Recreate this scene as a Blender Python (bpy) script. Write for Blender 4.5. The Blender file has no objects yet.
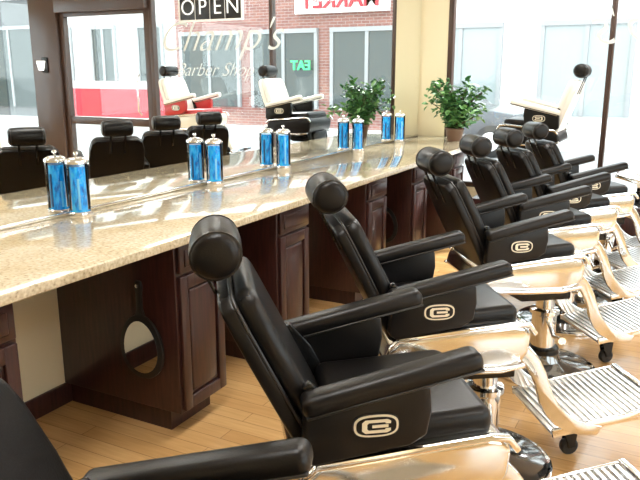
import bpy, bmesh, math, random
from mathutils import Matrix, Vector
random.seed(7)
S = bpy.context.scene
COL = S.collection
try:
    S.view_settings.view_transform = 'Standard'
except Exception:
    pass
R = math.radians

# ------------------------------------------------------------ materials
def mat(name, col, rough=.5, metal=0., coat=0., bump=0., bscale=40., emit=None, estr=0., trans=0., alpha=1., spec=None):
    m = bpy.data.materials.new(name); m.use_nodes = True
    nt = m.node_tree; b = nt.nodes['Principled BSDF']
    b.inputs['Base Color'].default_value = (*col, 1)
    b.inputs['Roughness'].default_value = rough
    b.inputs['Metallic'].default_value = metal
    b.inputs['Coat Weight'].default_value = coat
    b.inputs['Coat Roughness'].default_value = .08
    b.inputs['Transmission Weight'].default_value = trans
    b.inputs['Alpha'].default_value = alpha
    if spec is not None: b.inputs['Specular IOR Level'].default_value = spec
    if emit:
        b.inputs['Emission Color'].default_value = (*emit, 1)
        b.inputs['Emission Strength'].default_value = estr
    if bump:
        tc = nt.nodes.new('ShaderNodeTexCoord')
        n = nt.nodes.new('ShaderNodeTexNoise'); n.inputs['Scale'].default_value = bscale
        n.inputs['Detail'].default_value = 4
        bp = nt.nodes.new('ShaderNodeBump'); bp.inputs['Strength'].default_value = bump
        bp.inputs['Distance'].default_value = .004
        nt.links.new(tc.outputs['Object'], n.inputs['Vector'])
        nt.links.new(n.outputs['Fac'], bp.inputs['Height'])
        nt.links.new(bp.outputs['Normal'], b.inputs['Normal'])
    return m

def ramp(nt, stops):
    r = nt.nodes.new('ShaderNodeValToRGB')
    e = r.color_ramp.elements
    while len(e) > 1: e.remove(e[-1])
    e[0].position = stops[0][0]; e[0].color = (*stops[0][1], 1)
    for p, c in stops[1:]:
        x = e.new(p); x.color = (*c, 1)
    return r

M = {}
M['leather'] = mat('black_leather', (.006, .0055, .0055), .34, bump=.12, bscale=220, spec=.30)
M['leather2'] = mat('black_vinyl_shell', (.006, .0055, .0055), .32, bump=.05, bscale=90, spec=.30)
M['seam'] = mat('piping', (.014, .013, .012), .35)
M['chrome'] = mat('chrome', (.82, .83, .84), .08, 1.)
M['alu'] = mat('brushed_aluminium', (.78, .78, .78), .30, 1.)
M['enamel'] = mat('polished_body_metal', (.72, .74, .74), .12, 1.)
M['enamelw'] = mat('cream_enamel', (.72, .68, .56), .2, coat=.5)
M['rubber'] = mat('black_rubber', (.012, .012, .012), .5)
M['darkmetal'] = mat('dark_metal', (.03, .03, .03), .25, .8)
M['basegloss'] = mat('base_gloss', (.22, .22, .22), .08, .9)
M['gold'] = mat('badge_metal', (.86, .82, .68), .3, .35)
M['whiteleather'] = mat('white_leather', (.78, .76, .70), .35, bump=.08, bscale=200)
M['redleather'] = mat('red_leather', (.45, .03, .03), .3, bump=.08, bscale=200)
M['mirror'] = mat('mirror_glass', (.92, .94, .93), .0, 1.)
M['wall'] = mat('cream_paint', (.76, .67, .47), .6, bump=.05, bscale=150)
M['ceil'] = mat('ceiling_white', (.85, .83, .78), .7)
M['frame'] = mat('dark_window_frame', (.055, .030, .022), .35)
M['black'] = mat('black_plastic', (.01, .01, .01), .4)
M['white'] = mat('white_paint', (.85, .85, .83), .4)
M['lettering'] = mat('etched_lettering', (.66, .70, .69), .5)
M['letteropen'] = mat('sign_letters', (.9, .9, .9), .4, emit=(.9, .95, 1), estr=.5)
M['pot'] = mat('terracotta_pot', (.10, .05, .03), .5)
M['soil'] = mat('soil', (.03, .02, .012), .9)
M['lamp'] = mat('lamp_diffuser', (.9, .9, .88), .5, emit=(1, .95, .88), estr=3.5)
M['steel'] = mat('stainless', (.80, .80, .80), .16, 1.)

def glass_mat():
    m = bpy.data.materials.new('window_glass'); m.use_nodes = True
    nt = m.node_tree; nt.nodes.clear()
    o = nt.nodes.new('ShaderNodeOutputMaterial')
    t = nt.nodes.new('ShaderNodeBsdfTransparent'); t.inputs[0].default_value = (.96, .98, .97, 1)
    g = nt.nodes.new('ShaderNodeBsdfGlossy'); g.inputs['Roughness'].default_value = 0.0
    mx = nt.nodes.new('ShaderNodeMixShader'); mx.inputs[0].default_value = .04
    nt.links.new(t.outputs[0], mx.inputs[1]); nt.links.new(g.outputs[0], mx.inputs[2])
    nt.links.new(mx.outputs[0], o.inputs[0])
    return m
M['glass'] = glass_mat()

def granite():
    m = mat('granite', (.6, .5, .3), .06, coat=.5)
    nt = m.node_tree; b = nt.nodes['Principled BSDF']
    tc = nt.nodes.new('ShaderNodeTexCoord')
    n1 = nt.nodes.new('ShaderNodeTexNoise'); n1.inputs['Scale'].default_value = 75; n1.inputs['Detail'].default_value = 6
    n2 = nt.nodes.new('ShaderNodeTexNoise'); n2.inputs['Scale'].default_value = 9; n2.inputs['Detail'].default_value = 5
    v = nt.nodes.new('ShaderNodeTexVoronoi'); v.inputs['Scale'].default_value = 160
    r1 = ramp(nt, [(.28, (.32, .25, .17)), (.40, (.58, .50, .36)), (.55, (.69, .62, .46)), (.72, (.82, .77, .64))])
    r2 = ramp(nt, [(.35, (.84, .79, .69)), (.65, (1, .98, .95))])
    mx = nt.nodes.new('ShaderNodeMix'); mx.data_type = 'RGBA'; mx.blend_type = 'MULTIPLY'; mx.inputs[0].default_value = .8
    r3 = ramp(nt, [(.0, (.35, .28, .2)), (.12, (1, 1, 1))])
    mx2 = nt.nodes.new('ShaderNodeMix'); mx2.data_type = 'RGBA'; mx2.blend_type = 'MULTIPLY'; mx2.inputs[0].default_value = .4
    L = nt.links.new
    for n in (n1, n2, v): L(tc.outputs['Object'], n.inputs['Vector'])
    L(n1.outputs['Fac'], r1.inputs[0]); L(n2.outputs['Fac'], r2.inputs[0]); L(v.outputs['Distance'], r3.inputs[0])
    L(r1.outputs[0], mx.inputs[6]); L(r2.outputs[0], mx.inputs[7])
    L(mx.outputs[2], mx2.inputs[6]); L(r3.outputs[0], mx2.inputs[7])
    L(mx2.outputs[2], b.inputs['Base Color'])
    return m
M['granite'] = granite()

def wood_cab():
    m = mat('cherry_wood', (.07, .02, .015), .3, coat=.15)
    nt = m.node_tree; b = nt.nodes['Principled BSDF']; L = nt.links.new
    tc = nt.nodes.new('ShaderNodeTexCoord'); mp = nt.nodes.new('ShaderNodeMapping')
    mp.inputs['Scale'].default_value = (14, 14, 1.2)
    n = nt.nodes.new('ShaderNodeTexNoise'); n.inputs['Scale'].default_value = 5; n.inputs['Detail'].default_value = 6
    r = ramp(nt, [(.3, (.022, .008, .008)), (.7, (.056, .019, .016))])
    L(tc.outputs['Object'], mp.inputs[0]); L(mp.outputs[0], n.inputs['Vector']); L(n.outputs['Fac'], r.inputs[0])
    L(r.outputs[0], b.inputs['Base Color'])
    return m
M['cherry'] = wood_cab()

def floor_mat():
    m = mat('oak_floor', (.6, .4, .2), .20, coat=.25)
    nt = m.node_tree; b = nt.nodes['Principled BSDF']; L = nt.links.new
    tc = nt.nodes.new('ShaderNodeTexCoord')
    br = nt.nodes.new('ShaderNodeTexBrick')
    br.inputs['Color1'].default_value = (.72, .45, .20, 1)
    br.inputs['Color2'].default_value = (.60, .35, .14, 1)
    br.inputs['Mortar'].default_value = (.28, .15, .06, 1)
    br.inputs['Scale'].default_value = 1
    br.inputs['Mortar Size'].default_value = .0013
    br.inputs['Brick Width'].default_value = 1.1
    br.inputs['Row Height'].default_value = .085
    mp = nt.nodes.new('ShaderNodeMapping'); mp.inputs['Scale'].default_value = (3, 40, 3)
    n = nt.nodes.new('ShaderNodeTexNoise'); n.inputs['Scale'].default_value = 1.5; n.inputs['Detail'].default_value = 6
    r = ramp(nt, [(.3, (.78, .75, .70)), (.7, (1, 1, 1))])
    mx = nt.nodes.new('ShaderNodeMix'); mx.data_type = 'RGBA'; mx.blend_type = 'MULTIPLY'; mx.inputs[0].default_value = .8
    L(tc.outputs['Object'], br.inputs['Vector']); L(tc.outputs['Object'], mp.inputs[0]); L(mp.outputs[0], n.inputs['Vector'])
    L(n.outputs['Fac'], r.inputs[0]); L(br.outputs['Color'], mx.inputs[6]); L(r.outputs[0], mx.inputs[7])
    L(mx.outputs[2], b.inputs['Base Color'])
    return m
M['floor'] = floor_mat()

def brick_mat(name, c1, c2, mo):
    m = mat(name, c1, .85)
    nt = m.node_tree; b = nt.nodes['Principled BSDF']; L = nt.links.new
    tc = nt.nodes.new('ShaderNodeTexCoord'); mp = nt.nodes.new('ShaderNodeMapping')
    mp.inputs['Rotation'].default_value = (R(90), 0, 0)
    br = nt.nodes.new('ShaderNodeTexBrick')
    br.inputs['Color1'].default_value = (*c1, 1); br.inputs['Color2'].default_value = (*c2, 1); br.inputs['Mortar'].default_value = (*mo, 1)
    br.inputs['Scale'].default_value = 1; br.inputs['Brick Width'].default_value = .24; br.inputs['Row Height'].default_value = .08
    br.inputs['Mortar Size'].default_value = .008
    L(tc.outputs['Object'], mp.inputs[0]); L(mp.outputs[0], br.inputs['Vector']); L(br.outputs['Color'], b.inputs['Base Color'])
    return m
M['brick'] = brick_mat('red_brick', (.28, .12, .10), (.21, .09, .08), (.32, .27, .25))
M['asphalt'] = mat('asphalt', (.36, .36, .36), .8, bump=.3, bscale=60)
M['concrete'] = mat('sidewalk_concrete', (.58, .57, .55), .8, bump=.2, bscale=30)
M['stucco'] = mat('white_stucco', (.58, .58, .57), .8)
M['stuccol'] = mat('bright_stucco', (.72, .73, .73), .8)
M['redpaint'] = mat('red_paint', (.42, .015, .03), .5)
M['shopglass'] = mat('shop_window_dark', (.05, .065, .065), .08)
M['shoplight'] = mat('shop_window_light', (.30, .34, .35), .10)
M['greytrim'] = mat('grey_trim', (.30, .31, .32), .6)
M['greydark'] = mat('grey_facade', (.12, .125, .13), .6)
M['neong'] = mat('neon_green', (.05, .6, .2), .5, emit=(.1, .9, .3), estr=.6)
M['carpaint'] = mat('car_paint_dark', (.06, .065, .075), .25, .3, coat=.8)
M['carpaint2'] = mat('car_paint_silver', (.45, .46, .48), .25, .5, coat=.8)
M['leaf'] = mat('leaf_green', (.035, .13, .035), .45)
M['leaf2'] = mat('leaf_light', (.12, .27, .08), .45)
M['bark'] = mat('bark', (.08, .05, .03), .8)

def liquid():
    m = mat('glowing_barbicide_liquid', (.01, .28, .70), .08, coat=.6)
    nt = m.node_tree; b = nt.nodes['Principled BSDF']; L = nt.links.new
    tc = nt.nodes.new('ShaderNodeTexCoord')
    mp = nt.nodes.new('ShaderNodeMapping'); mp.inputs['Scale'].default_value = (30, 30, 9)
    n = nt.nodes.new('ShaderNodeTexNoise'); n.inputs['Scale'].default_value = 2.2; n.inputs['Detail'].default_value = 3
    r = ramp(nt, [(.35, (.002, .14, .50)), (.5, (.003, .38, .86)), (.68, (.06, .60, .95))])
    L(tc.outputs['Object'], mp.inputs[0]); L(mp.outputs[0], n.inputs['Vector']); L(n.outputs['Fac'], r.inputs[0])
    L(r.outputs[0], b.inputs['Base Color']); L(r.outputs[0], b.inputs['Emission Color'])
    b.inputs['Emission Strength'].default_value = .32  # liquid glows by itself, added to lift the blue out of the shade
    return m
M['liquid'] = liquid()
M['comb'] = mat('comb_plastic', (.35, .75, .95), .3, emit=(.1, .5, .8), estr=.2)  # pale combs carry a faint added glow of their own
M['combd'] = mat('comb_dark', (.01, .10, .30), .3)
def jarglass():
    m = bpy.data.materials.new('jar_glass'); m.use_nodes = True
    nt = m.node_tree; nt.nodes.clear()
    o = nt.nodes.new('ShaderNodeOutputMaterial')
    t = nt.nodes.new('ShaderNodeBsdfTransparent'); t.inputs[0].default_value = (.90, .97, 1, 1)
    g = nt.nodes.new('ShaderNodeBsdfGlossy'); g.inputs['Roughness'].default_value = 0.03
    fr = nt.nodes.new('ShaderNodeFresnel'); fr.inputs[0].default_value = 1.3
    mx = nt.nodes.new('ShaderNodeMixShader')
    nt.links.new(fr.outputs[0], mx.inputs[0])
    nt.links.new(t.outputs[0], mx.inputs[1]); nt.links.new(g.outputs[0], mx.inputs[2])
    nt.links.new(mx.outputs[0], o.inputs[0])
    return m
M['jarglass'] = jarglass()

# ------------------------------------------------------------ geometry helpers
def finish(name, bm, m, parent=None, matrix=None, sharp=35, smooth=True):
    if matrix is not None: bmesh.ops.transform(bm, matrix=matrix, verts=bm.verts)
    bmesh.ops.recalc_face_normals(bm, faces=bm.faces)
    if smooth:
        for f in bm.faces: f.smooth = True
        a = R(sharp)
        for e in bm.edges:
            if len(e.link_faces) == 2:
                try:
                    if e.calc_face_angle() > a: e.smooth = False
                except Exception: pass
    me = bpy.data.meshes.new(name); bm.to_mesh(me); bm.free()
    for mm in (m if isinstance(m, (list, tuple)) else [m]): me.materials.append(mm)
    o = bpy.data.objects.new(name, me); COL.objects.link(o)
    if parent: o.parent = parent
    return o

def box(name, lo, hi, m, bev=0., seg=2, parent=None, matrix=None, sharp=50):
    bm = bmesh.new(); bmesh.ops.create_cube(bm, size=1)
    c = [(a + b) / 2 for a, b in zip(lo, hi)]; s = [abs(b - a) for a, b in zip(lo, hi)]
    for v in bm.verts: v.co = Vector((v.co.x * s[0] + c[0], v.co.y * s[1] + c[1], v.co.z * s[2] + c[2]))
    if bev: bmesh.ops.bevel(bm, geom=bm.edges[:], offset=bev, segments=seg, profile=.5, affect='EDGES')
    return finish(name, bm, m, parent, matrix, sharp)

def prism(name, pts, axis, a0, a1, m, bev=0., seg=2, parent=None, matrix=None, sharp=40):
    bm = bmesh.new()
    def P(p, a):
        return {'y': (p[0], a, p[1]), 'x': (a, p[0], p[1]), 'z': (p[0], p[1], a)}[axis]
    lo = [bm.verts.new(P(p, a0)) for p in pts]; hi = [bm.verts.new(P(p, a1)) for p in pts]
    bm.faces.new(lo); bm.faces.new(hi[::-1])
    n = len(pts)
    for i in range(n): bm.faces.new((lo[i], hi[i], hi[(i + 1) % n], lo[(i + 1) % n]))
    bmesh.ops.recalc_face_normals(bm, faces=bm.faces)
    if bev: bmesh.ops.bevel(bm, geom=bm.edges[:], offset=bev, segments=seg, profile=.5, affect='EDGES')
    return finish(name, bm, m, parent, matrix, sharp)

def lathe(name, prof, m, n=32, parent=None, matrix=None, sharp=35):
    bm = bmesh.new(); rings = []
    for r, z in prof:
        if r < 1e-5: rings.append([bm.verts.new((0, 0, z))])
        else: rings.append([bm.verts.new((r * math.cos(2 * math.pi * i / n), r * math.sin(2 * math.pi * i / n), z)) for i in range(n)])
    for a, b in zip(rings, rings[1:]):
        for i in range(n):
            j = (i + 1) % n
            if len(a) == 1 and len(b) == 1: continue
            if len(a) == 1: bm.faces.new((a[0], b[i], b[j]))
            elif len(b) == 1: bm.faces.new((a[i], a[j], b[0]))
            else: bm.faces.new((a[i], a[j], b[j], b[i]))
    for rg in (rings[0], rings[-1]):
        if len(rg) > 1:
            try: bm.faces.new(rg)
            except Exception: pass
    return finish(name, bm, m, parent, matrix, sharp)

def tube(name, pts, r, m, n=10, parent=None, matrix=None):
    bm = bmesh.new(); pts = [Vector(p) for p in pts]; rings = []
    for k, p in enumerate(pts):
        t = (pts[min(k + 1, len(pts) - 1)] - pts[max(k - 1, 0)]).normalized()
        up = Vector((0, 1, 0)) if abs(t.y) < .9 else Vector((1, 0, 0))
        u = t.cross(up).normalized(); w = t.cross(u)
        rr = r[k] if isinstance(r, (list, tuple)) else r
        rings.append([bm.verts.new(p + rr * (u * math.cos(2 * math.pi * i / n) + w * math.sin(2 * math.pi * i / n))) for i in range(n)])
    for a, b in zip(rings, rings[1:]):
        for i in range(n): bm.faces.new((a[i], a[(i + 1) % n], b[(i + 1) % n], b[i]))
    bm.faces.new(rings[0]); bm.faces.new(rings[-1])
    return finish(name, bm, m, parent, matrix, 50)

def T(x, y, z): return Matrix.Translation((x, y, z))
def RY(d): return Matrix.Rotation(R(d), 4, 'Y')
def RX(d): return Matrix.Rotation(R(d), 4, 'X')
def RZ(d): return Matrix.Rotation(R(d), 4, 'Z')
def empty(name, loc=(0, 0, 0), rz=0):
    e = bpy.data.objects.new(name, None); COL.objects.link(e); e.location = loc; e.rotation_euler = (0, 0, R(rz)); e.empty_display_size = .2
    return e
def dup(src, name, loc, rz=0):
    e = empty(name, loc, rz)
    for c in [o for o in bpy.data.objects if o.parent == src]:
        o = bpy.data.objects.new(c.name, c.data); COL.objects.link(o); o.parent = e
        o.matrix_local = c.matrix_local.copy()
    return e
def ell(cx, cz, a, b, n=28, p=1.):
    out = []
    for i in range(n):
        t = 2 * math.pi * i / n; c, s = math.cos(t), math.sin(t)
        out.append((cx + a * math.copysign(abs(c) ** p, c), cz + b * math.copysign(abs(s) ** p, s)))
    return out
def bez(p0, p1, p2, n=8):
    return [tuple((1 - t) ** 2 * a + 2 * t * (1 - t) * b + t * t * c for a, b, c in zip(p0, p1, p2)) for t in [i / n for i in range(n + 1)]]

# ------------------------------------------------------------ barber chair (faces local +x, base at origin)
def barber_chair(name, loc, rz, back='leather', seat='leather', pad='leather', arm='leather2', fs=1.0, body_m='enamel', tilt=-26.5):
    e = empty(name, loc, rz)
    B = M[back]; EN = M[body_m]
    lathe('base_plate', [(0, 0), (.262, 0), (.27, .008), (.266, .018), (.24, .028), (.15, .040), (.10, .055), (.085, .085), (.082, .10), (0, .10)], M['basegloss'], 48, e)
    lathe('base_ring', [(.268, .0), (.278, .004), (.278, .014), (.268, .020)], M['chrome'], 48, e)
    lathe('pump_column', [(.062, .09), (.062, .30), (.075, .31), (.075, .33), (.048, .335), (.048, .44), (0, .44)], M['chrome'], 28, e)
    lathe('pump_collar', [(.085, .095), (.085, .12), (.07, .13), (.062, .13)], M['darkmetal'], 28, e)
    tube('pump_lever', [(.0, -.05, .27), (-.05, -.20, .25), (-.10, -.34, .30), (-.12, -.40, .31)], [.011, .011, .011, .018], M['chrome'], 10, e)
    prism('seat_mechanism', [(-.34, .50), (-.20, .42), (.06, .42), (.06, .53), (-.34, .53)], 'y', -.15, .15, M['darkmetal'], .006, 2, e)
    body = [(-.47, .535), (-.455, .60), (-.42, .635), (-.20, .655), (.0, .672), (.045, .665), (.068, .63), (.062, .56), (.035, .515), (-.05, .500), (-.25, .505), (-.42, .515)]
    prism('seat_body', body, 'y', -.265, .265, EN, .022, 4, e)
    for s in (-1, 1):
        y0, y1 = (s * .262, s * .285)
        prism('chrome_trim', [(-.455, .615), (-.42, .645), (-.2, .667), (.0, .684), (.052, .678), (.080, .640), (.068, .630), (.044, .662), (.0, .668), (-.2, .650), (-.42, .628), (-.445, .605)], 'y', min(y0, y1), max(y0, y1), M['chrome'], .003, 2, e)
        prism('lower_trim', [(-.47, .535), (-.42, .512), (-.25, .500), (-.05, .496), (.04, .512), (.04, .525), (-.05, .512), (-.25, .516), (-.42, .528), (-.46, .548)], 'y', min(y0, y1), max(y0, y1), M['chrome'], .003, 2, e)
    box('seat_cushion', (-.36, -.225, .64), (.03, .225, .718), M[seat], .03, 4, e, T(-.15, 0, .68) @ RY(-3) @ T(.15, 0, -.68))
    for s in (-1, 1):
        ya, yb = sorted((s * .235, s * .285))
        prism('arm_side', [(-.455, .66), (-.450, .77), (-.41, .785), (-.18, .832), (-.155, .822), (-.150, .76), (-.160, .700), (-.20, .676), (-.36, .652), (-.43, .642)], 'y', ya, yb, M[arm], .008, 3, e)
        mt = T(-.243, s * .26, .832) @ RY(-12.5)
        box('armrest', (-.218, -.040, -.027), (.218, .040, .027), M[pad], .023, 4, e, mt)
        box('armrest_piping', (-.212, -.0415, -.020), (.212, .0415, -.014), M['seam'], .002, 1, e, mt)
        yc = s * .285
        for nm, a, b, t, mm in (('badge_plate', .056, .030, .004, 'black'), ('badge_oval', .053, .0275, .006, 'gold'), ('badge_inner', .0475, .0225, .0075, 'leather2')):
            y0, y1 = sorted((yc - s * .002, yc + s * t))
            prism(nm, ell(-.285, .738, a, b, 32, .7), 'y', y0, y1, M[mm], 0, 1, e)
        y0, y1 = sorted((yc, yc + s * .009))
        # squared letter C with an inner bar, mirrored on neither side
        X0, Z0 = -.285, .738
        cp = [(.034, .006), (.034, .012), (.026, .0165), (-.026, .0165), (-.034, .010), (-.034, -.010), (-.026, -.0165), (.026, -.0165), (.034, -.012), (.034, -.006),
              (.022, -.006), (.020, -.0095), (-.018, -.0095), (-.022, -.006), (-.022, .006), (-.018, .0095), (.020, .0095), (.022, .006)]
        prism('badge_letter', [(X0 + a, Z0 + b) for a, b in cp], 'y', y0, y1, M['gold'], 0, 1, e)
        prism('badge_bar', [(X0 - .010, Z0 - .0035), (X0 + .028, Z0 - .0035), (X0 + .028, Z0 + .0035), (X0 - .010, Z0 + .0035)], 'y', y0, y1, M['gold'], 0, 1, e)
        ya, yb = sorted((s * .205, s * .232))
        prism('recline_bracket', [(-.40, .58), (-.33, .57), (-.32, .66), (-.37, .76), (-.43, .83), (-.45, .82), (-.42, .72)], 'y', ya, yb, M['darkmetal'], .004, 2, e)
    bt = T(-.375, 0, .60) @ RY(tilt)
    prof = [(-.195, -.03), (-.205, .0), (-.225, .15), (-.232, .30), (-.225, .41), (-.208, .468), (-.17, .492), (.17, .492), (.208, .468), (.225, .41), (.232, .30), (.225, .15), (.205, .0), (.195, -.03)]
    prism('back_shell', prof, 'x', -.050, -.012, M['leather2'] if back == 'leather' else B, .010, 3, e, bt)
    prof2 = [(p[0] * .97, p[1] * .985 + .003) for p in prof]
    prism('back_cushion', prof2, 'x', -.014, .042, B, .024, 4, e, bt)
    prism('back_piping', [(p[0] * 1.008, p[1] * 1.004) for p in prof], 'x', -.017, -.009, M['seam'] if back == 'leather' else B, .002, 1, e, bt)
    hp = [(0, -.128), (.038, -.128), (.050, -.124), (.058, -.115), (.063, -.100), (.066, -.06), (.067, 0), (.066, .06), (.063, .100), (.058, .115), (.050, .124), (.038, .128), (0, .128)]
    lathe('headrest', hp, M['leather'], 28, e, bt @ T(-.004, 0, .575) @ RX(90) @ Matrix.Diagonal((.98, .92, 1, 1)), 60)
    for yy in (-.108, .108):
        lathe('headrest_piping', [(.058, -.003), (.0645, -.002), (.0645, .002), (.058, .003)], M['seam'], 28, e, bt @ T(-.004, yy, .575) @ RX(90) @ Matrix.Diagonal((.98, .92, 1, 1)), 60)
    for s in (-.06, .06):
        box('headrest_post', (-.022, s - .009, .38), (-.014, s + .009, .55), M['darkmetal'], .002, 1, e, bt @ T(-.034, 0, 0))
    fm = Matrix.Diagonal((fs, 1, 1, 1))
    for s in (-1, 1):
        ya, yb = sorted((s * .190, s * .214))
        up = bez((.03, .60), (.12, .56), (.17, .42), 6) + bez((.17, .42), (.22, .25), (.40, .225), 6)[1:]
        dn = bez((.38, .185), (.16, .19), (.12, .40), 6) + bez((.12, .40), (.08, .50), (.02, .53), 6)[1:]
        prism('footrest_leg', up + dn, 'y', ya, yb, EN, .006, 3, e, fm)
    prism('leg_apron', [(.055, .60), (.072, .60), (.135, .46), (.118, .455)], 'y', -.185, .185, EN, .003, 2, e, fm)
    pm = fm @ T(.20, 0, .205) @ RY(-9)
    box('foot_plate', (0, -.205, -.010), (.46, .205, .004), M['alu'], .003, 2, e, pm)
    box('foot_plate_lip', (.452, -.21, -.018), (.478, .21, .022), M['chrome'], .006, 3, e, pm)
    for s in (-1, 1):
        ya, yb = sorted((s * .198, s * .212))
        box('foot_plate_edge', (0, ya, -.018), (.46, yb, .016), M['chrome'], .004, 2, e, pm)
    bm = bmesh.new()
    for i in range(18):
        x = .022 + i * .0245
        r = bmesh.ops.create_cube(bm, size=1)
        for v in r['verts']: v.co = Vector((v.co.x * .010 + x, v.co.y * .385, v.co.z * .012 + .008))
    finish('foot_plate_ribs', bm, M['alu'], e, pm, smooth=False)
    cx = .37 * fs
    prism('caster_fork', [(cx - .03, .12), (cx + .03, .12), (cx + .022, .04), (cx - .005, .035)], 'y', -.026, -.019, M['darkmetal'], .002, 1, e)
    prism('caster_fork_far', [(cx - .03, .12), (cx + .03, .12), (cx + .022, .04), (cx - .005, .035)], 'y', .019, .026, M['darkmetal'], .002, 1, e)
    box('caster_stem', (cx - .012, -.026, .112), (cx + .018, .026, .225), M['darkmetal'], .004, 2, e)
    lathe('caster_wheel', [(0, -.017), (.030, -.017), (.037, -.010), (.037, .010), (.030, .017), (0, .017)], M['rubber'], 24, e, T(cx + .006, 0, .037) @ RX(90))
    for o in [o for o in bpy.data.objects if o.parent == e]:
        if not o.name.startswith(('base_', 'pump_', 'caster')):
            for v in o.data.vertices: v.co.y *= .91
    return e

CH = [(-.41, .76), (-.50, 1.74), (-.615, 2.56), (-.58, 3.62), (-.60, 4.42), (-.57, 5.06), (-.50, 5.68)]
YAW = 36.9
c0 = barber_chair('barber_chair', (*CH[0], 0), 22)
bpy.context.view_layer.update()
for i, p in enumerate(CH[1:], 1):
    dup(c0, 'barber_chair.%03d' % i, (*p, 0), YAW + [0, 0, -1, 1, 0, 2, -2][i])
barber_chair('vintage_barber_chair', (-1.47, 6.56, .40), 180, 'whiteleather', 'leather', 'whiteleather', 'leather2', .30, 'leather2', -20)
barber_chair('vintage_barber_chair', (-.12, 6.56, .40), 180, 'whiteleather', 'redleather', 'whiteleather', 'redleather', .62, 'enamelw', -20)

# ------------------------------------------------------------ room shell
XL, XR, Y0, Y1, ZC = -2.5, 4.3, -2.0, 6.9, 3.0
box('floor', (XL - .15, Y0 - .15, -.1), (XR + .15, Y1 + .15, 0), M['floor'])
box('ceiling', (XL - .15, Y0 - .15, ZC), (XR + .15, Y1 + .15, ZC + .1), M['ceil'])
box('wall_left', (XL - .15, Y0 - .15, 0), (XL, Y1 + .15, ZC), M['wall'])
box('wall_back', (XL, Y0 - .15, 0), (XR + .15, Y0, ZC), M['wall'])
wf = empty('wall_front')
def wbox(n, lo, hi, m='wall', p=wf, b=0.): return box(n, lo, hi, M[m], b, 2, p)
wbox('corner_pier', (XL, Y1, 0), (-2.22, Y1 + .15, ZC))
wbox('header', (-2.22, Y1, 2.72), (XR + .15, Y1 + .15, ZC))
wbox('sill_wall', (-2.22, Y1, 0), (1.02, Y1 + .15, .40))
wbox('sill_wall_right', (3.05, Y1, 0), (XR + .15, Y1 + .15, .40))
wbox('right_pier', (4.1, Y1, .40), (XR + .15, Y1 + .15, 2.72))
wbox('wood_pier', (2.55, Y1 - .04, 0), (3.05, Y1 + .15, 2.72), 'frame', b=.006)
wbox('transom_beam', (1.02, Y1 - .06, 2.28), (2.55, Y1 + .12, 2.50), 'frame', b=.006)
wr = empty('wall_right')
wbox('sill', (XR, Y0, 0), (XR + .15, Y1, .5), p=wr)
wbox('head', (XR, Y0, 2.6), (XR + .15, Y1, ZC), p=wr)
for a, b in ((Y0, -1.0), (1.6, 2.0), (4.6, 5.0), (6.5, Y1)):
    wbox('pier', (XR, a, .5), (XR + .15, b, 2.6), p=wr)

def window(name, x0, x1, z0, z1, y=Y1 + .05, fl=.05, fr=.05, m='frame'):
    w = empty(name); fw = .05
    box('frame_left', (x0, y - .04, z0), (x0 + fl, y + .04, z1), M[m], .004, 2, w)
    box('frame_right', (x1 - fr, y - .04, z0), (x1, y + .04, z1), M[m], .004, 2, w)
    box('frame_top', (x0 + fl, y - .04, z1 - fw), (x1 - fr, y + .04, z1), M[m], .004, 2, w)
    box('frame_bottom', (x0 + fl, y - .04, z0), (x1 - fr, y + .04, z0 + fw), M[m], .004, 2, w)
    box('pane', (x0 + fl, y - .003, z0 + fw), (x1 - fr, y + .003, z1 - fw), M['glass'], 0, 1, w)
    return w
window('window_1', -2.22, -.72, .40, 2.72, fr=.022)
window('window_2', -.72, 1.02, .40, 2.72, fl=.022)
window('window_3', 3.05, 4.1, .40, 2.72)
d = window('door_1', 1.02, 2.55, 0, 2.28, fl=.085, fr=.085)
box('mid_rail', (1.10, Y1 + .015, .85), (2.47, Y1 + .085, .95), M['frame'], .004, 2, d)
tube('pull_bar', [(1.20, Y1 - .0, 1.0), (1.20, Y1 - .05, 1.05), (1.20, Y1 - .05, 1.45), (1.20, Y1 - .0, 1.5)], .012, M['chrome'], 10, d)
window('window_4', 1.02, 2.55, 2.50, 2.72, fl=.03, fr=.03)
def sidewin(name, y0, y1):
    w = empty(name); x = XR + .06
    for n, lo, hi in (('frame_left', (x - .04, y0, .5), (x + .04, y0 + .05, 2.6)), ('frame_right', (x - .04, y1 - .05, .5), (x + .04, y1, 2.6)),
                      ('frame_top', (x - .04, y0 + .05, 2.55), (x + .04, y1 - .05, 2.6)), ('frame_bottom', (x - .04, y0 + .05, .5), (x + .04, y1 - .05, .55))):
        box(n, lo, hi, M['frame'], .004, 2, w)
    box('pane', (x - .003, y0 + .05, .55), (x + .003, y1 - .05, 2.55), M['glass'], 0, 1, w)
sidewin('window_5', -1.0, 1.6); sidewin('window_6', 2.0, 4.6); sidewin('window_7', 5.0, 6.5)
box('baseboard_left', (XL, Y0, 0), (XL + .018, Y1, .10), M['cherry'], .003)
box('window_display_platform', (-1.74, 6.27, 0), (.85, Y1, .40), M['cherry'], .006)

wm = empty('wall_mirror')
box('mirror_sheet', (XL, -1.2, .905), (XL + .008, 6.88, 2.95), M['mirror'], 0, 1, wm)
box('bottom_channel', (XL, -1.2, .892), (XL + .014, 6.88, .908), M['chrome'], .002, 1, wm)

sc = empty('wall_sconce', (2.80, Y1 - .04, 1.62))
box('back_plate', (-.05, -.02, -.10), (.05, 0, .10), M['darkmetal'], .004, 2, sc)
lathe('shade', [(.03, -.07), (.055, .05), (.05, .05), (.0, .04)], M['lamp'], 20, sc, T(0, -.08, 0))
tube('arm', [(0, -.01, -.05), (0, -.05, -.09), (0, -.08, -.07)], .008, M['darkmetal'], 8, sc)

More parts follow.
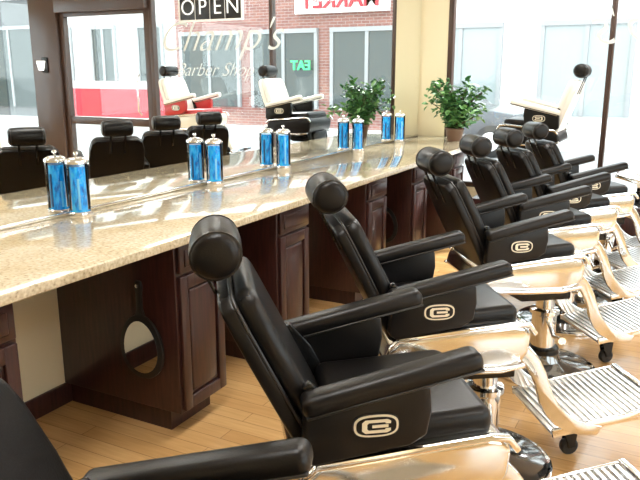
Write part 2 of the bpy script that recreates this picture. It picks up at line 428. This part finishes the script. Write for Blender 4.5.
# ------------------------------------------------------------ counter
ct = empty('countertop')
box('granite_slab', (XL, -.6, .855), (-1.745, Y1, .892), M['granite'], .006, 3, ct)
cabs = [-.1, 1.06, 2.15, 2.95, 4.05, 4.88, 5.86]
def cabinet(name, y):
    e = empty(name, (0, y, 0)); w = .32
    box('carcass', (XL, 0, .10), (-1.805, w, .855), M['cherry'], .003, 2, e)
    box('toe_kick', (XL + .02, .02, 0), (-1.88, w - .02, .10), M['cherry'], 0, 1, e)
    x = -1.805
    box('drawer_front', (x, .012, .725), (x + .020, w - .012, .845), M['cherry'], .005, 2, e)
    box('drawer_panel', (x + .018, .04, .748), (x + .027, w - .04, .822), M['cherry'], .006, 2, e)
    for n, lo, hi in (('stile_left', (x, .012, .115), (x + .020, .06, .710)), ('stile_right', (x, w - .06, .115), (x + .020, w - .012, .710)),
                      ('rail_top', (x, .06, .655), (x + .020, w - .06, .710)), ('rail_bottom', (x, .06, .115), (x + .020, w - .06, .170))):
        box(n, lo, hi, M['cherry'], .003, 2, e)
    box('door_panel', (x, .072, .182), (x + .016, w - .072, .643), M['cherry'], .009, 2, e)
    box('door_recess', (x, .06, .17), (x + .006, w - .06, .655), M['cherry'], 0, 1, e)
    return e
for i, y in enumerate(cabs):
    cabinet('base_cabinet' if i == 0 else 'base_cabinet.%03d' % i, y)

def hand_mirror(name, x, y, z):
    e = empty(name, (x, y, z))
    n = 36
    def oval(a, b, k=.10):
        return [(a * math.cos(t) * (1 - k * math.sin(t)), b * math.sin(t)) for t in [2 * math.pi * i / n for i in range(n)]]
    prism('frame', oval(.118, .145), 'y', -.016, 0, M['black'], .004, 2, e)
    prism('mirror_glass', oval(.092, .118), 'y', -.019, -.014, M['mirror'], 0, 1, e)
    prism('handle', [(-.028, .13), (-.014, .17), (-.014, .24), (-.020, .27), (-.012, .295), (.012, .295), (.020, .27), (.014, .24), (.014, .17), (.028, .13)], 'y', -.015, 0, M['black'], .003, 2, e)
    lathe('hook', [(0, 0), (.008, 0), (.008, .02), (0, .022)], M['steel'], 10, e, T(0, -.002, .275) @ RX(90))
hand_mirror('hand_mirror', -1.995, 2.149, .38)
hand_mirror('hand_mirror', -2.02, 4.879, .39)

def jar(name, x, y):
    e = empty(name, (x, y, .892))
    lathe('jar_base', [(0, 0), (.050, 0), (.052, .006), (.050, .020), (.046, .024), (0, .024)], M['steel'], 28, e)
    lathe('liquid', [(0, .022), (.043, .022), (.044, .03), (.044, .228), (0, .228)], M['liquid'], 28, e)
    lathe('glass_cylinder', [(.0465, .022), (.0475, .03), (.0475, .242), (.0465, .246), (.0455, .242), (.0455, .03)], M['jarglass'], 28, e)
    lathe('lid', [(.0, .268), (.030, .266), (.047, .256), (.051, .250), (.051, .240), (.0, .240)], M['steel'], 28, e)
    lathe('lid_knob', [(0, .266), (.006, .266), (.006, .276), (.012, .283), (.010, .291), (0, .293)], M['steel'], 16, e)
    for k in range(6):
        a = 2 * math.pi * k / 6 + .3
        h = random.uniform(.12, .19)
        box('comb_%d' % k, (.040, -.005, .035), (.0448, .005, .03 + h), M['comb'] if k % 2 else M['combd'], .001, 1, e, RZ(math.degrees(a)))
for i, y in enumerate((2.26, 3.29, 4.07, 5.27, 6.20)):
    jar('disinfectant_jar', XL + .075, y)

# ------------------------------------------------------------ plant
def plant(name, x, y, z, rad, h, n, ns=24):
    e = empty(name, (x, y, z))
    lathe('pot', [(0, 0), (.065, 0), (.085, .10), (.09, .105), (.09, .12), (.08, .12), (.075, .10), (0, .10)], M['pot'], 28, e)
    lathe('soil', [(0, .098), (.078, .098), (.075, .108), (0, .112)], M['soil'], 20, e)
    bms = [bmesh.new(), bmesh.new()]
    for k in range(ns):
        a = random.uniform(0, 6.28); rr = rad * random.uniform(.15, .8)
        tip = Vector((rr * math.cos(a), min(rr * math.sin(a), Y1 - y - .04), .10 + h * random.uniform(.2, .95)))
        st = [Vector(p) for p in bez((0, 0, .10), (tip.x * .2, tip.y * .2, tip.z * .7), tuple(tip), 8)]
        tube('stem_%d' % k, st, .004, M['bark'], 5, e)
        for j in range(n // ns):
            p = st[random.randint(3, 8)] + Vector((random.uniform(-.05, .05), random.uniform(-.05, .05), random.uniform(-.04, .05)))
            L = random.uniform(.05, .09); W = L * .28
            bm = bms[random.random() < .45]
            rot = Matrix.Rotation(random.uniform(0, 6.28), 4, 'Z') @ Matrix.Rotation(random.uniform(-.9, .7), 4, 'Y') @ Matrix.Rotation(random.uniform(-.8, .8), 4, 'X')
            co = [(0, 0, 0), (L * .3, W, .004), (L * .7, W * .8, 0), (L, 0, -.012), (L * .7, -W * .8, 0), (L * .3, -W, .004), (L * .5, 0, -.006)]
            pw = [p + (rot @ Vector(c)) for c in co]
            if any(x + q.x < XL + .03 or y + q.y > Y1 - .02 or q.z < .02 for q in pw): continue
            vs = [bm.verts.new(q) for q in pw]
            for q in range(6): bm.faces.new((vs[q], vs[(q + 1) % 6], vs[6]))
    for b, mm, nm in zip(bms, ('leaf', 'leaf2'), ('leaves', 'leaves_light')):
        me = bpy.data.meshes.new(nm); b.to_mesh(me); b.free(); me.materials.append(M[mm])
        o = bpy.data.objects.new(nm, me); COL.objects.link(o); o.parent = e
plant('potted_plant', -2.00, 6.54, .892, .44, .48, 900)

# ------------------------------------------------------------ window lettering and sign
def text(name, s, size, loc, m, parent=None, ext=.003, shear=0., bold=0.):
    cu = bpy.data.curves.new(name, 'FONT'); cu.body = s; cu.size = size; cu.extrude = ext; cu.shear = shear
    cu.align_x = 'CENTER'; cu.align_y = 'CENTER'; cu.offset = bold
    t = bpy.data.objects.new(name + '_tmp', cu); COL.objects.link(t)
    bpy.context.view_layer.update()
    me = bpy.data.meshes.new_from_object(t.evaluated_get(bpy.context.evaluated_depsgraph_get()))
    bpy.data.objects.remove(t)
    me.name = name; me.materials.clear(); me.materials.append(m)
    o = bpy.data.objects.new(name, me); COL.objects.link(o)
    o.location = loc; o.rotation_euler = (R(90), 0, R(180)); o.parent = parent
    return o
wl = empty('window_lettering')
text('shop_name', "Champ's", .50, (.03, Y1 + .006, 1.92), M['lettering'], wl, .0015, .5, -.006)
text('shop_kind', "Barber Shop", .22, (.08, Y1 + .006, 1.55), M['lettering'], wl, .0015, .5, -.003)
os_ = empty('open_sign', (.06, Y1 - .03, 2.25))
box('panel', (-.44, -.010, -.14), (.44, .010, .14), M['black'], .004, 2, os_)
for n, lo, hi in (('rim_top', (-.45, -.02, .13), (.45, .02, .15)), ('rim_bottom', (-.45, -.02, -.15), (.45, .02, -.13)), ('rim_left', (-.45, -.02, -.13), (-.43, .02, .13)), ('rim_right', (.43, -.02, -.13), (.45, .02, .13))):
    box(n, lo, hi, M['white'], .003, 1, os_)
for q, ch in enumerate('OPEN'):
    xx = .315 - q * .21
    text('letter_%d' % q, ch, .25, (xx, 0, 0), M['letteropen'], os_, .018, 0, -.003)
    if q: box('divider', (xx + .103, -.016, -.13), (xx + .108, .016, .13), M['white'], 0, 1, os_)
for s in (-.3, .3): tube('wire', [(s, 0, .15), (s, 0, .47)], .002, M['steel'], 5, os_)

# ------------------------------------------------------------ unseen fill panels, added at the ceiling to brighten the room
for i, (x, y) in enumerate(((-.9, 1.2), (-.9, 3.4), (-.9, 5.6), (1.8, 1.2), (1.8, 3.4))):
    e = empty('ceiling_fill_panel', (x, y, ZC))
    box('housing', (-.3, -.6, -.06), (.3, .6, 0), M['white'], .005, 2, e)
    box('diffuser', (-.27, -.57, -.068), (.27, .57, -.058), M['lamp'], .002, 1, e)
    ld = bpy.data.lights.new('ceiling_fill_light', 'AREA'); ld.shape = 'RECTANGLE'; ld.size = .5; ld.size_y = 1.1
    ld.energy = 28; ld.color = (1, .98, .95)
    lo = bpy.data.objects.new('light', ld); COL.objects.link(lo); lo.parent = e; lo.location = (0, 0, -.075)

# ------------------------------------------------------------ street outside
box('road', (-30, 9.6, -.25), (40, 16, -.151), M['asphalt'])
box('road', (7, -12, -.25), (16, 7.05, -.151), M['asphalt'])
box('sidewalk', (-30, Y1 + .15, -.15), (40, 9.6, -.02), M['concrete'])
box('sidewalk', (-30, 16, -.15), (40, 17.8, -.02), M['concrete'])
box('sidewalk', (XR + .15, -12, -.15), (7, Y1 + .15, -.02), M['concrete'])

def shop(name, x0, x1, h, wallm, winz=(.5, 2.7), nwin=2, base=None, y=18, upper=True, gl='shopglass', gap=.25, tr='greytrim'):
    e = empty(name)
    box('facade', (x0, y, -.1), (x1, y + 4, h), M[wallm], 0, 1, e)
    w = (x1 - x0) / nwin
    for i in range(nwin):
        a, b = x0 + i * w + gap, x0 + (i + 1) * w - gap
        box('shop_window_%d' % i, (a, y - .06, winz[0]), (b, y + .02, winz[1]), M[gl], 0, 1, e)
        for q in (a, (a + b) / 2, b):
            box('mullion', (q - .05, y - .10, winz[0]), (q + .05, y, winz[1]), M[tr], 0, 1, e)
        box('lintel', (a - .05, y - .12, winz[1]), (b + .05, y, winz[1] + .12), M[tr], 0, 1, e)
        if upper:
            for uu in (.25, .7):
                c = a + (b - a) * uu
                box('upper_window', (c - .4, y - .05, 4.1), (c + .4, y + .02, 5.6), M[gl], 0, 1, e)
                box('upper_sill', (c - .5, y - .12, 4.0), (c + .5, y + .02, 4.1), M['white'], 0, 1, e)
    if base: box('base_band', (x0, y - .14, -.05), (x1, y, .98), M[base], 0, 1, e)
    box('cornice', (x0, y - .2, h - .3), (x1, y, h), M['white'], 0, 1, e)
    return e
b1 = shop('brick_building', -.9, 9.6, 6.5, 'brick', (.5, 2.6), 4)
box('awning_board', (2.4, 17.80, 3.1), (5.2, 18, 4.0), M['white'], 0, 1, b1)
def street_text(nm, s, size, x, z, m, p):
    o = text(nm, s, size, (x, 17.76, z), m, p, .02, 0, .01); o.rotation_euler = (R(90), 0, 0); return o
street_text('sign_letters', "MARKET", .62, 3.8, 3.42, M['redpaint'], b1)
street_text('neon_sign', "EAT", .36, 5.0, 1.7, M['neong'], b1)
b2 = shop('white_building', 9.6, 15.6, 6.5, 'stucco', (1.25, 2.9), 3, base='redpaint', gap=.5)
b3 = shop('corner_building', 15.6, 28, 6.5, 'greydark', (.3, 3.0), 4)
b4 = shop('stucco_building', -16, -.9, 6.0, 'stuccol', (.5, 2.6), 5, gl='shoplight', gap=.5)

def car(name, x, y, rz, paint):
    e = empty(name, (x, y, -.15), rz)
    prof = [(-2.1, .35), (-2.15, .60), (-2.05, .82), (-1.5, .92), (-1.0, 1.36), (-.6, 1.45), (.35, 1.43), (.95, .98), (1.8, .86), (2.1, .70), (2.15, .40), (2.0, .30), (-2.0, .30)]
    prism('body', [p for p in prof], 'y', -.85, .85, M[paint], .05, 3, e)
    prism('side_glass', [(-1.2, .95), (-.93, 1.30), (-.58, 1.38), (.30, 1.36), (.78, 1.00)], 'y', -.86, .86, M['shopglass'], .01, 1, e)
    for wx in (-1.35, 1.35):
        for wy in (-.80, .80):
            lathe('wheel', [(0, -.1), (.26, -.1), (.32, -.07), (.32, .07), (.26, .1), (0, .1)], M['rubber'], 28, e, T(wx, wy, .32) @ RX(90))
            lathe('hub', [(0, -.115), (.18, -.112), (.19, .112), (0, .115)], M['steel'], 20, e, T(wx, wy, .32) @ RX(90))
car('parked_car', -4.9, 14.9, 0, 'carpaint')
car('parked_car', 20.5, 14.6, 180, 'carpaint2')

# ------------------------------------------------------------ light
w = bpy.data.worlds.new('World'); S.world = w; w.use_nodes = True
nt = w.node_tree; bg = nt.nodes['Background']
bg.inputs['Color'].default_value = (.90, .96, 1, 1)
bg.inputs['Strength'].default_value = 5.2
sl = bpy.data.lights.new('sun', 'SUN'); sl.energy = 11.0; sl.angle = R(2); sl.color = (1, .98, .95)
so = bpy.data.objects.new('sun', sl); COL.objects.link(so)
so.rotation_euler = Vector((-.55, -.60, -.62)).to_track_quat('-Z', 'Y').to_euler()

# ------------------------------------------------------------ camera
cd = bpy.data.cameras.new('camera'); cd.sensor_width = 36; cd.lens = 700 * 36 / 640
cam = bpy.data.objects.new('camera', cd); COL.objects.link(cam)
cam.location = (0, 0, 1.53); cam.rotation_euler = (R(90 - 13.5), 0, R(27.8))
S.camera = cam
